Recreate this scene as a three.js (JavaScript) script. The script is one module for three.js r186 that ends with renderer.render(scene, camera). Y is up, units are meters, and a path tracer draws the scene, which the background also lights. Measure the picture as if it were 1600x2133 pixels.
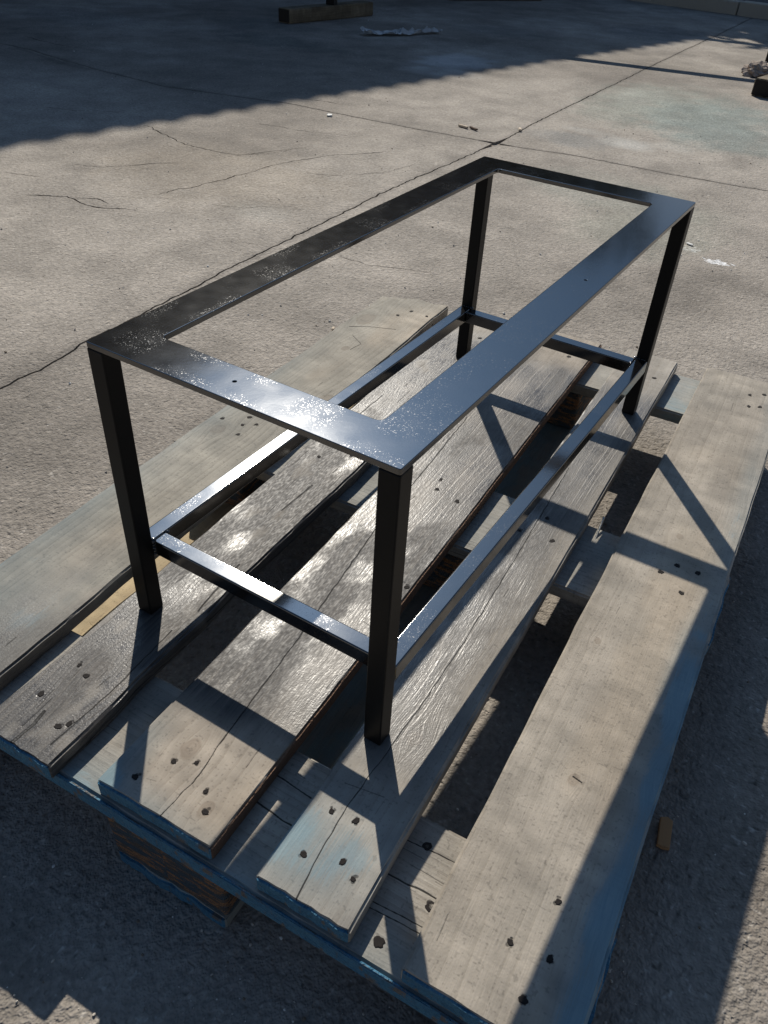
import * as THREE from 'three';
import { RoundedBoxGeometry } from 'three/addons/geometries/RoundedBoxGeometry.js';
import { mergeGeometries, mergeVertices, toCreasedNormals } from 'three/addons/utils/BufferGeometryUtils.js';

// ───────────────────────── camera, sky, sun, exposure ─────────────────────────
const scene = new THREE.Scene();
const camera = new THREE.PerspectiveCamera(65.02, 768 / 1024, 0.05, 400);
camera.position.set(0.5746, 0.8412, 0.4274);
camera.up.set(-0.36803, 0.77877, -0.508);
camera.lookAt(0.5746 - 0.39195, 0.8412 - 0.62537, 0.4274 - 0.67474);
scene.add(camera);

const SUN_EL = 39.3 * Math.PI / 180, SUN_AZ = -39.8 * Math.PI / 180;
const SUN = new THREE.Vector3(Math.sin(SUN_AZ) * Math.cos(SUN_EL), Math.sin(SUN_EL), -Math.cos(SUN_AZ) * Math.cos(SUN_EL));
const sun = new THREE.DirectionalLight(new THREE.Color(1, 0.93, 0.815), 4.5);
sun.position.copy(SUN).multiplyScalar(30);
sun.castShadow = true;
sun.shadow.mapSize.set(4096, 4096);
Object.assign(sun.shadow.camera, { left: -12, right: 12, top: 12, bottom: -12, near: 1, far: 80 });
scene.add(sun, sun.target);

const renderer = new THREE.WebGLRenderer({ antialias: true });
renderer.toneMapping = THREE.LinearToneMapping;
renderer.toneMappingExposure = 1;
renderer.shadowMap.enabled = true;

// ───────────────────────── noise ─────────────────────────
function rng(seed) {
  let s = seed >>> 0;
  return () => { s = (s + 0x6d2b79f5) | 0; let t = Math.imul(s ^ (s >>> 15), 1 | s); t = (t + Math.imul(t ^ (t >>> 7), 61 | t)) ^ t; return ((t ^ (t >>> 14)) >>> 0) / 4294967296; };
}
const TABLE = new Float32Array(1024 * 1024);
{ const r = rng(77); for (let i = 0; i < TABLE.length; i++) TABLE[i] = r(); }
// value noise; P (power of two) is the period in cells
function vn(x, y, P = 1024) {
  const m = P - 1, xi = Math.floor(x), yi = Math.floor(y);
  let fx = x - xi, fy = y - yi;
  fx = fx * fx * (3 - 2 * fx); fy = fy * fy * (3 - 2 * fy);
  const x0 = xi & m, x1 = (xi + 1) & m, y0 = (yi & m) << 10, y1 = ((yi + 1) & m) << 10;
  const a = TABLE[y0 + x0], b = TABLE[y0 + x1], c = TABLE[y1 + x0], d = TABLE[y1 + x1];
  return a + (b - a) * fx + (c - a) * fy + (a - b - c + d) * fx * fy;
}
const fbm = (x, y, n = 4) => { let a = 0, w = 0.5, t = 0; for (let i = 0; i < n; i++) { a += w * vn(x + i * 37.3, y + i * 91.7); t += w; x *= 2.03; y *= 2.03; w *= 0.5; } return a / t; };
const clamp = (x, a = 0, b = 1) => (x < a ? a : x > b ? b : x);
const sstep = (a, b, x) => { const t = clamp((x - a) / (b - a)); return t * t * (3 - 2 * t); };
const mixc = (a, b, t) => [a[0] + (b[0] - a[0]) * t, a[1] + (b[1] - a[1]) * t, a[2] + (b[2] - a[2]) * t];
const enc = (l) => 255 * (l <= 0.0031308 ? 12.92 * l : 1.055 * Math.pow(l, 1 / 2.4) - 0.055);
const ENC = new Uint8Array(4097); for (let i = 0; i <= 4096; i++) ENC[i] = Math.round(enc(i / 4096));
const e8 = (l) => ENC[l <= 0 ? 0 : l >= 1 ? 4096 : (l * 4096) | 0];

function dataTex(data, w, h, srgb, wrap = THREE.RepeatWrapping) {
  const t = new THREE.DataTexture(data, w, h, THREE.RGBAFormat);
  t.magFilter = THREE.LinearFilter; t.minFilter = THREE.LinearMipmapLinearFilter; t.generateMipmaps = true;
  t.wrapS = t.wrapT = wrap; t.colorSpace = srgb ? THREE.SRGBColorSpace : THREE.NoColorSpace; t.needsUpdate = true;
  return t;
}

// ───────────────────────── sky ─────────────────────────
{
  const w = 1024, h = 512, d = new Float32Array(w * h * 4);
  for (let y = 0; y < h; y++) {
    const el = ((y + 0.5) / h - 0.5) * Math.PI, sy = Math.sin(el), cy = Math.cos(el);
    for (let x = 0; x < w; x++) {
      const ph = ((x + 0.5) / w - 0.5) * 2 * Math.PI, dx = Math.cos(ph) * cy, dz = Math.sin(ph) * cy;
      const g = Math.acos(clamp(dx * SUN.x + sy * SUN.y + dz * SUN.z, -1, 1)) * 180 / Math.PI;
      const up = Math.max(0, sy), hz = Math.pow(1 - up, 3.2);
      let c = mixc([0.012, 0.038, 0.100], [0.14, 0.215, 0.32], hz);
      c = mixc(c, [0.42, 0.47, 0.52], 0.6 * sstep(0.36, 0.17, up + 0.16 * (fbm(dx * 5 + 40, dz * 5 + 40, 4) - 0.5)));
      const a1 = 1.6 * Math.exp(-g / 4.5), a2 = 1.75 * Math.exp(-g / 15);
      c = [c[0] + a1 + a2 * 0.50, c[1] + a1 * 0.98 + a2 * 0.84, c[2] + a1 * 0.95 + a2 * 1.36];
      // thin wisps of cloud, on a plane high above
      const k = 1 / (up + 0.12), cl = sstep(0.52, 0.86, fbm(dx * k * 1.7 + 60, dz * k * 1.1 + 20, 6)) * sstep(0.02, 0.2, up);
      const lit = 0.30 + 0.55 * Math.exp(-g / 22);
      c = mixc(c, [lit, lit * 1.0, lit * 1.02], cl * 0.45);
      if (sy < 0) c = mixc(c, [0.11, 0.1, 0.09], sstep(0, 0.06, -sy));
      const o = (y * w + x) * 4; d[o] = c[0]; d[o + 1] = c[1]; d[o + 2] = c[2]; d[o + 3] = 1;
    }
  }
  const t = new THREE.DataTexture(d, w, h, THREE.RGBAFormat, THREE.FloatType);
  t.mapping = THREE.EquirectangularReflectionMapping; t.magFilter = THREE.LinearFilter; t.minFilter = THREE.LinearFilter; t.needsUpdate = true;
  scene.background = t; scene.environment = t; scene.environmentIntensity = 1;
}

// ───────────────────────── helpers for things and parts ─────────────────────────
const used = {};
const numbered = (n) => { used[n] = (used[n] ?? -1) + 1; return used[n] ? n + '_' + String(used[n]).padStart(3, '0') : n; };
function mesh(name, geometry, material, parent, label) {
  const m = new THREE.Mesh(geometry, material);
  m.name = parent ? name : numbered(name);
  m.castShadow = m.receiveShadow = true;
  if (label) m.userData.label = label;
  (parent ?? scene).add(m);
  return m;
}
function thing(name, label, category, [x, y, z] = [0, 0, 0], turn = 0, group) {
  const o = new THREE.Group(); o.name = numbered(name); o.position.set(x, y, z); o.rotation.y = turn;
  o.userData = { label, category }; if (group) o.userData.group = group;
  scene.add(o); return o;
}
const tag = (o, label, category, group, kind) => { if (label) o.userData.label = label; if (category) o.userData.category = category; if (group) o.userData.group = group; if (kind) o.userData.kind = kind; return o; };
function metricUV(g, scale = 1) {   // uv in metres by the dominant axis of each normal
  const p = g.attributes.position, n = g.attributes.normal, uv = new Float32Array(p.count * 2);
  for (let i = 0; i < p.count; i++) {
    const ax = Math.abs(n.getX(i)), ay = Math.abs(n.getY(i)), az = Math.abs(n.getZ(i));
    const [a, b] = ay >= ax && ay >= az ? [p.getX(i), p.getZ(i)] : ax >= az ? [p.getZ(i), p.getY(i)] : [p.getX(i), p.getY(i)];
    uv[2 * i] = a * scale; uv[2 * i + 1] = b * scale;
  }
  g.setAttribute('uv', new THREE.BufferAttribute(uv, 2)); return g;
}
const rbox = (w, h, d, r, x = 0, y = 0, z = 0) => metricUV(new RoundedBoxGeometry(w, h, d, 2, r).translate(x, y, z));

// ───────────────────────── concrete yard ─────────────────────────
const bumpTile = (() => {
  const n = 2048, d = new Uint8Array(n * n * 4);
  for (let y = 0; y < n; y++) for (let x = 0; x < n; x++) {
    const u = x / n, v = y / n;
    let h = 0.20 * vn(u * 64, v * 64, 64) + 0.38 * vn(u * 128 + 9, v * 128, 128) + 0.70 * vn(u * 256, v * 256, 256) + 0.55 * vn(u * 512 + 3, v * 512 + 5, 512) + 0.57 * vn(u * 1024, v * 1024);
    h /= 2.4;
    const p = vn(u * 256 + 40, v * 256 + 90, 256); h -= 2.2 * Math.max(0, 0.17 - p);
    const q = vn(u * 256 + 140, v * 256 + 190, 256); h += 1.1 * Math.max(0, q - 0.84);
    const o = (y * n + x) * 4, b = clamp((h - 0.1) / 0.85) * 255; d[o] = d[o + 1] = d[o + 2] = b; d[o + 3] = 255;
  }
  return dataTex(d, n, n, false);
})();
// stains with a shape of their own: x, z, radius x, radius z, colour, strength
const STAINS = [
  [-0.67, -4.05, 0.16, 0.3, [0.5, 0.48, 0.43], 0.7], [-0.45, -3.12, 0.13, 0.10, [0.46, 0.45, 0.42], 0.7], [-0.27, -3.2, 0.10, 0.07, [0.5, 0.47, 0.42], 0.7], [-0.65, -3.2, 0.14, 0.06, [0.52, 0.5, 0.46], 0.5],
  [-0.55, -3.95, 0.4, 0.6, [0.27, 0.29, 0.25], 0.75], [-0.25, -3.85, 0.35, 0.5, [0.23, 0.27, 0.25], 0.8], [-0.1, -3.55, 0.4, 0.3, [0.24, 0.27, 0.25], 0.8], [-0.66, -3.02, 0.2, 0.12, [0.27, 0.27, 0.26], 0.6],
  [-1.8, -4.15, 0.22, 0.3, [0.55, 0.55, 0.55], 0.7], [-1.75, -3.85, 0.25, 0.15, [0.46, 0.44, 0.41], 0.6],
  [0.213, -2.017, 0.035, 0.018, [0.75, 0.75, 0.75], 1.2], [0.122, -2.07, 0.02, 0.02, [0.6, 0.6, 0.58], 0.6], [-0.05, -2.2, 0.25, 0.35, [0.30, 0.30, 0.25], 0.6], [-0.3, -2.45, 0.3, 0.2, [0.29, 0.30, 0.26], 0.5],
  [-2.9, -3.9, 0.5, 0.25, [0.13, 0.13, 0.12], 0.65], [-3.3, -4.3, 0.4, 0.3, [0.15, 0.15, 0.14], 0.6], [-2.1, -5.4, 0.4, 0.25, [0.2, 0.2, 0.19], 0.5], [-1.3, -6.3, 0.35, 0.5, [0.17, 0.17, 0.17], 0.6], [-4.2, -3.6, 0.5, 0.3, [0.2, 0.2, 0.19], 0.5],
  [-1.05, -1.5, 0.12, 0.08, [0.42, 0.40, 0.36], 0.5], [-1.4, -1.7, 0.5, 0.35, [0.33, 0.28, 0.22], 0.5], [0.75, -0.35, 0.1, 0.3, [0.24, 0.2, 0.16], 0.5],
];
const along = (pts, k) => (v) => { for (let i = 0; i + 1 < pts.length; i++) { const a = pts[i], b = pts[i + 1]; if ((v - a[k]) * (v - b[k]) <= 0) return a[1 - k] + (b[1 - k] - a[1 - k]) * (v - a[k]) / (b[k] - a[k]); } return 99; };
const JOINT_A = [[-0.75, 3.2], [-0.775, 0.4], [-0.779, -0.361], [-0.785, -0.481], [-0.805, -0.596], [-0.839, -1.365], [-0.862, -1.915], [-0.858, -2.6]];
const JOINT_A2 = [[-0.86, -2.85], [-0.871, -3.079], [-0.925, -4.831], [-0.962, -6.595], [-1.0, -7.95]];
const CROSS = [-0.852, -2.735];
const JOINT_B = [[-9, -2.75], [-3.545, -2.66], [-2.954, -2.575], [-2.472, -2.54], [-1.863, -2.68], [-1.553, -2.69], [-1.134, -2.711], [-0.93, -2.73]];
const JOINT_B2 = [[-0.77, -2.748], [-0.534, -2.796], [-0.155, -2.81], [0.182, -2.856], [1.2, -2.95], [6, -3.3]];
const jointX = along([...JOINT_A, CROSS, ...JOINT_A2], 1), jointZ = along([...JOINT_B, CROSS, ...JOINT_B2], 0);
function slabMaterial(x0, x1, z0, z1, w, h, shade = 1) {
  const d = new Uint8Array(w * h * 4), near = STAINS.filter((s) => s[0] + 2 * s[2] > x0 && s[0] - 2 * s[2] < x1 && s[1] + 2 * s[3] > z0 && s[1] - 2 * s[3] < z1);
  for (let j = 0; j < h; j++) for (let i = 0; i < w; i++) {
    const x = x0 + (i + 0.5) / w * (x1 - x0), z = z0 + (j + 0.5) / h * (z1 - z0);
    const big = fbm(x * 1.1 + 5, z * 1.1 + 9, 4), mid = fbm(x * 9 + 30, z * 9 + 11, 3), fine = vn(x * 170, z * 170), gr = vn(x * 420 + 7, z * 420);
    let c = mixc([0.235, 0.208, 0.178], [0.362, 0.325, 0.282], sstep(0.3, 0.7, big));
    let k = (0.70 + 0.56 * (mid - 0.1)) * (0.70 + 0.38 * fine + 0.26 * gr) * shade;
    const white = Math.max(0, vn(x * 210 + 50, z * 210 + 80) - 0.86) * 6; 
    const dark = Math.max(0, 0.13 - vn(x * 150 + 150, z * 150 + 180)) * 5;
    for (const s of near) {
      const ex = (x - s[0]) / s[2], ez = (z - s[1]) / s[3], q = ex * ex + ez * ez;
      if (q < 4) { const nn = vn(x * 14 + 3, z * 14) * 0.6 + fine * 0.5; c = mixc(c, s[4], clamp(s[5] * (s[2] < 0.04 ? 1.3 * sstep(1.3, 0.6, q + 3.2 * (vn(x * 150, z * 150) - 0.5)) : sstep(1.5, 0.05, q + 1.1 * (nn - 0.45))))); }
    }
    c = [c[0] * k + white * 0.25, c[1] * k + white * 0.24, c[2] * k + white * 0.22];
    const jd = Math.min(Math.abs(x - jointX(z)), Math.abs(z - jointZ(x))), jk = sstep(0.03, 0.004, jd + 0.022 * (mid - 0.4));
    const dk = (1 - clamp(dark, 0, 0.7)) * (1 - 0.2 * jk);
    const o = (j * w + i) * 4; d[o] = e8(c[0] * dk); d[o + 1] = e8(c[1] * dk); d[o + 2] = e8(c[2] * dk); d[o + 3] = 255;
  }
  const map = dataTex(d, w, h, true, THREE.MirroredRepeatWrapping);
  map.repeat.set(1 / (x1 - x0), 1 / (z1 - z0)); map.offset.set(-x0 / (x1 - x0), -z0 / (z1 - z0));
  const bump = bumpTile.clone(); bump.repeat.set(1 / 1.5, 1 / 1.5); bump.needsUpdate = true;
  return new THREE.MeshStandardMaterial({ map, bumpMap: bump, bumpScale: 0.0038, roughness: 0.92 });
}
// a measured line made ragged: points every ~12 mm pushed to the side by noise
function ragged(pts, step, amp, seed, fx = 28) {
  const out = [];
  for (let i = 0; i + 1 < pts.length; i++) {
    const [ax, az] = pts[i], [bx, bz] = pts[i + 1], L = Math.hypot(bx - ax, bz - az), n = Math.max(1, Math.round(L / step)), px = -(bz - az) / L, pz = (bx - ax) / L;
    for (let k = 0; k < n; k++) {
      const t = k / n, x = ax + (bx - ax) * t, z = az + (bz - az) * t;
      const o = amp * (1.4 * (vn((x + z * 1.3) * fx + seed * 31.7, seed * 7.1) - 0.5) + 0.9 * (vn((x - z) * fx * 4 + seed * 11.3, seed * 3.7) - 0.5) + 2.2 * (vn((x + z) * 4 + seed, seed * 5.3) - 0.5));
      out.push([x + px * o, z + pz * o]);
    }
  }
  out.push(pts[pts.length - 1]);
  return out;
}
const side = (line, off, seed, amp = 0.0055) => ragged(line, 0.012, amp, (seed + 1) >> 1).map(([x, z], i) => [x + off[0] * (1 + 1.2 * Math.max(0, vn(i * 0.13, seed * 17) - 0.62)), z + off[1] * (1 + 1.2 * Math.max(0, vn(i * 0.13, seed * 19) - 0.62))]);
const gA = 0.0028, gB = 0.003;
function crackHole(pts, width, seed, amp = 0.012) {
  const c = ragged(pts, 0.011, amp, seed, 20), n = c.length, L = [], R = [];
  for (let i = 1; i < n - 1; i++) {
    const dx = c[i + 1][0] - c[i - 1][0], dz = c[i + 1][1] - c[i - 1][1], l = Math.hypot(dx, dz) || 1;
    const taper = Math.min(1, i / 6, (n - 1 - i) / 6), w = width * taper * (0.35 + 1.3 * vn(i * 0.31, seed * 13.1));
    L.push([c[i][0] - dz / l * w, c[i][1] + dx / l * w]); R.push([c[i][0] + dz / l * w, c[i][1] - dx / l * w]);
  }
  return [c[0], ...L, c[n - 1], ...R.reverse()];
}
const kerbZ = (x) => -8.12 + 0.13 * (x + 2.19);
function slab(outline, cracks, material, parent) {
  const s = new THREE.Shape(outline.map(([x, z]) => new THREE.Vector2(x, -z)));
  for (const c of cracks) s.holes.push(new THREE.Path(c.map(([x, z]) => new THREE.Vector2(x, -z))));
  const g = new THREE.ExtrudeGeometry(s, { depth: 0.03, bevelEnabled: false }).rotateX(-Math.PI / 2).translate(0, -0.03, 0);
  const p = g.attributes.position, uv = g.attributes.uv;
  for (let i = 0; i < p.count; i++) uv.setXY(i, p.getX(i), p.getZ(i));
  const m = mesh('concrete_slab', g, material, parent); return m;
}
const yard = new THREE.Group(); yard.name = 'concrete_yard'; yard.userData.kind = 'structure'; scene.add(yard);
{
  const mSW = slabMaterial(-2.8, -0.75, -2.75, 0.3, 1536, 2048), mSE = slabMaterial(-0.9, 1.1, -2.9, 0.6, 1536, 2048), mNW = slabMaterial(-5.4, -0.85, -8.1, -2.5, 1536, 2048, 0.98), mNE = slabMaterial(-1.05, 0.9, -8.1, -2.7, 1024, 2048, 1.0);
  const west = (l, s, o) => side(l, o, s);
  const AL = west(JOINT_A, 1, [-gA, 0]), AR = west(JOINT_A, 2, [gA, 0]), A2L = west(JOINT_A2, 3, [-gA, 0]), A2R = west(JOINT_A2, 4, [gA, 0]);
  const BU = west(JOINT_B, 5, [0, -gB]), BD = west(JOINT_B, 6, [0, gB]), B2U = west(JOINT_B2, 7, [0, -gB]), B2D = west(JOINT_B2, 8, [0, gB]);
  slab([[-9, 3.2], ...AL, [CROSS[0] - 0.012, CROSS[1] + 0.014], ...BD.slice().reverse()], [
    crackHole([[-1.70, -1.14], [-1.582, -1.217], [-1.44, -1.22], [-1.336, -1.267]], 0.0035, 21), crackHole([[-1.40, -1.39], [-1.348, -1.633], [-1.3, -1.96], [-1.225, -2.152], [-1.1, -2.35]], 0.0022, 22),
    crackHole([[-2.075, -1.973], [-1.96, -1.962], [-1.692, -1.889], [-1.482, -1.913]], 0.002, 23), crackHole([[-1.95, -1.25], [-1.86, -1.29], [-1.78, -1.31]], 0.002, 24), crackHole([[-1.86, -1.45], [-1.74, -1.5], [-1.62, -1.66], [-1.55, -1.72]], 0.0018, 25),
    crackHole([[-1.56, -1.22], [-1.5, -1.26], [-1.42, -1.25]], 0.003, 26, 0.006), crackHole([[-1.25, -1.45], [-1.12, -1.5], [-1.0, -1.62]], 0.0011, 63), crackHole([[-1.5, -1.9], [-1.42, -2.0], [-1.36, -2.2]], 0.0012, 64), crackHole([[-1.2, -1.9], [-1.08, -1.96], [-0.98, -2.1], [-0.95, -2.3]], 0.0014, 27), crackHole([[-2.6, -1.9], [-2.4, -1.95], [-2.2, -2.1]], 0.002, 28), crackHole([[-1.75, -2.3], [-1.5, -2.36], [-1.3, -2.42]], 0.0014, 29),
  ], mSW, yard);
  slab([[6, 3.2], ...B2D.slice().reverse(), [CROSS[0] + 0.012, CROSS[1] + 0.012], ...AR.slice().reverse()], [
    crackHole([[-0.7, -1.35], [-0.55, -1.36], [-0.4, -1.42]], 0.0012, 31),
  ], mSE, yard);
  slab([...BU, [CROSS[0] - 0.012, CROSS[1] - 0.014], ...A2L, [-1.0, kerbZ(-1)], [-9, kerbZ(-9)]], [
    crackHole([[-1.9, -2.78], [-1.75, -2.84], [-1.66, -2.83]], 0.002, 41), crackHole([[-3.9, -2.9], [-3.6, -2.86], [-3.4, -2.9]], 0.003, 42),
  ], mNW, yard);
  slab([...B2U, [6, kerbZ(6)], [-0.99, kerbZ(-0.99)], ...A2R.slice().reverse(), [CROSS[0] + 0.012, CROSS[1] - 0.012]], [crackHole([[-0.5, -3.3], [-0.36, -3.28], [-0.25, -3.34]], 0.0012, 51)], mNE, yard);
}
// ground under and beyond the yard
{
  const g = new THREE.PlaneGeometry(700, 700).rotateX(-Math.PI / 2).translate(0, -0.009, 0), p = g.attributes.position, uv = g.attributes.uv;
  for (let i = 0; i < p.count; i++) uv.setXY(i, p.getX(i), p.getZ(i));
  const b = bumpTile.clone(); b.repeat.set(0.7, 0.7); b.needsUpdate = true;
  const m = mesh('ground', g, new THREE.MeshStandardMaterial({ color: new THREE.Color().setRGB(0.2, 0.165, 0.13), bumpMap: b, bumpScale: 0.004, roughness: 1 })); m.userData.kind = 'structure';
}
// kerb and the road behind it
{
  const kerbMat = new THREE.MeshStandardMaterial({ color: new THREE.Color().setRGB(0.56, 0.50, 0.40), bumpMap: bumpTile, bumpScale: 0.006, roughness: 0.95 });
  const kerb = new THREE.Group(); kerb.name = 'kerb'; kerb.userData.kind = 'structure'; kerb.position.set(-2.19, 0, -8.12); kerb.rotation.y = -Math.atan(0.13); scene.add(kerb);
  for (let i = -7; i < 7; i++) mesh('kerb_stone', rbox(0.992, 0.2, 0.14, 0.012, i + 0.55, -0.002 + 0.004 * ((i * 7) % 3), -0.072), kerbMat, kerb);
  const g = new THREE.PlaneGeometry(60, 7, 1, 1).rotateX(-Math.PI / 2).translate(0, -0.006, -3.66), p = g.attributes.position, uv = g.attributes.uv;
  for (let i = 0; i < p.count; i++) uv.setXY(i, p.getX(i), p.getZ(i));
  const b = bumpTile.clone(); b.repeat.set(0.9, 0.9); b.needsUpdate = true;
  const road = mesh('road', g, new THREE.MeshStandardMaterial({ color: new THREE.Color().setRGB(0.085, 0.083, 0.082), bumpMap: b, bumpScale: 0.006, roughness: 0.95 }));
  road.position.set(-2.19, 0, -8.12); road.rotation.y = -Math.atan(0.13); road.userData.kind = 'structure';
}

// ───────────────────────── workshop, whose corrugated eave shades the yard ─────────────────────────
{
  const A = new THREE.Vector3(-6.43, 5.48, -6.59), B = new THREE.Vector3(-5.26, 5.48, -11.60);
  const dir = B.clone().sub(A).normalize(), start = A.clone().addScaledVector(dir, -11);
  const b = thing('workshop_building', 'long workshop with a corrugated roof whose wavy eave shades the yard', 'building', [start.x, 0, start.z], Math.atan2(-dir.z, dir.x));
  // local x runs along the eave away from the camera, local +z towards the yard
  const L = 21.1, pitch = 0.177, s = new THREE.Shape(), pts = [];
  for (let i = 0; i <= L / pitch * 10; i++) { const x = i * pitch / 10; pts.push(new THREE.Vector2(x, 0.021 * Math.cos(2 * Math.PI * x / pitch) + 0.02 * (vn(x * 1.3, 4) - 0.5))); }
  const low = pts.map((p) => new THREE.Vector2(p.x, p.y - 0.007)).reverse();
  s.setFromPoints([...pts, ...low]);
  const roofMat = new THREE.MeshStandardMaterial({ color: new THREE.Color().setRGB(0.11, 0.11, 0.105), roughness: 0.95 }), wallMat = new THREE.MeshStandardMaterial({ color: new THREE.Color().setRGB(0.05, 0.05, 0.047), roughness: 0.95, bumpMap: bumpTile, bumpScale: 0.004 });
  const slope = new THREE.ExtrudeGeometry(s, { depth: 8, bevelEnabled: false });   // extrudes along +z
  slope.translate(0, 0, -8).rotateX(0.16).translate(0, A.y, 0);
  mesh('roof', slope, roofMat, b);
  mesh('wall', new THREE.BoxGeometry(L - 0.6, 5.35, 0.25).translate(L / 2, 2.675, -0.9), wallMat, b);
  mesh('rear_wall', new THREE.BoxGeometry(L - 0.6, 6.4, 0.25).translate(L / 2, 3.2, -7.7), wallMat, b);
  const doorMat = new THREE.MeshStandardMaterial({ color: new THREE.Color().setRGB(0.06, 0.075, 0.08), roughness: 0.6, metalness: 0.3 });
  for (const x of [6, 13, 20]) { const d = mesh('door', rbox(3.4, 3.6, 0.06, 0.01, x, 1.8, -0.74), doorMat, b); mesh('handle', rbox(0.04, 0.3, 0.06, 0.01, x + 1.4, 1.2, -0.69), roofMat, d); }
}
{
  const h = thing('tall_hall', 'tall plain hall standing behind the workshop', 'building', [-20, 0, -4.5]);
  const m = new THREE.MeshStandardMaterial({ color: new THREE.Color().setRGB(0.06, 0.06, 0.055), roughness: 0.95, bumpMap: bumpTile, bumpScale: 0.004 });
  mesh('wall', new THREE.BoxGeometry(12, 10.8, 18).translate(0, 5.4, 0), m, h); mesh('roof', new THREE.BoxGeometry(12.6, 0.3, 18.6).translate(0, 10.955, 0), m, h);
}
// ───────────────────────── tree behind the kerb ─────────────────────────
{
  const r = rng(5), t = thing('street_tree', 'leafy tree behind the kerb casting speckled shade on the yard', 'tree', [-3.55, 0, -11.7]);
  const bark = new THREE.MeshStandardMaterial({ color: new THREE.Color().setRGB(0.09, 0.07, 0.05), roughness: 1 }), leaf = new THREE.MeshStandardMaterial({ color: new THREE.Color().setRGB(0.05, 0.085, 0.03), roughness: 0.7, side: THREE.DoubleSide });
  const limbs = [new THREE.CylinderGeometry(0.08, 0.15, 2.4, 9).translate(0, 1.2, 0)];
  for (let i = 0; i < 7; i++) limbs.push(new THREE.CylinderGeometry(0.025, 0.06, 1.7, 6).translate(0, 0.85, 0).rotateZ(0.55 + 0.25 * r()).rotateY(i * 0.9 + r()).translate(0, 2.2, 0));
  mesh('trunk', mergeGeometries(limbs), bark, t);
  const leaves = [], q = new THREE.Object3D(), base = new THREE.PlaneGeometry(0.14, 0.08);
  for (let c = 0; c < 60; c++) {
    const a = r() * 6.283, rr = 1.15 * Math.sqrt(r()), cy = 3.2 + (r() - 0.5) * 2.2, cx = Math.cos(a) * rr * 1.15, cz = Math.sin(a) * rr, cr = 0.3 + 0.3 * r();
    for (let k = 0; k < 90; k++) {
      q.position.set(cx + (r() + r() - 1) * cr, cy + (r() + r() - 1) * cr * 0.8, cz + (r() + r() - 1) * cr); q.rotation.set(r() * 6, r() * 6, r() * 6); q.updateMatrix();
      leaves.push(base.clone().applyMatrix4(q.matrix));
    }
  }
  mesh('crown', mergeGeometries(leaves), leaf, t);
}

// ───────────────────────── pallet ─────────────────────────
const PX = -0.1944, PZ = 0.2126, PTH = 0.058;   // world place of the pallet's front left corner
const palletWorld = (X, Zl) => [PX + X * Math.cos(PTH) + Zl * Math.sin(PTH), PZ - X * Math.sin(PTH) + Zl * Math.cos(PTH)];
const BLUE = [0.06, 0.15, 0.215];
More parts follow.
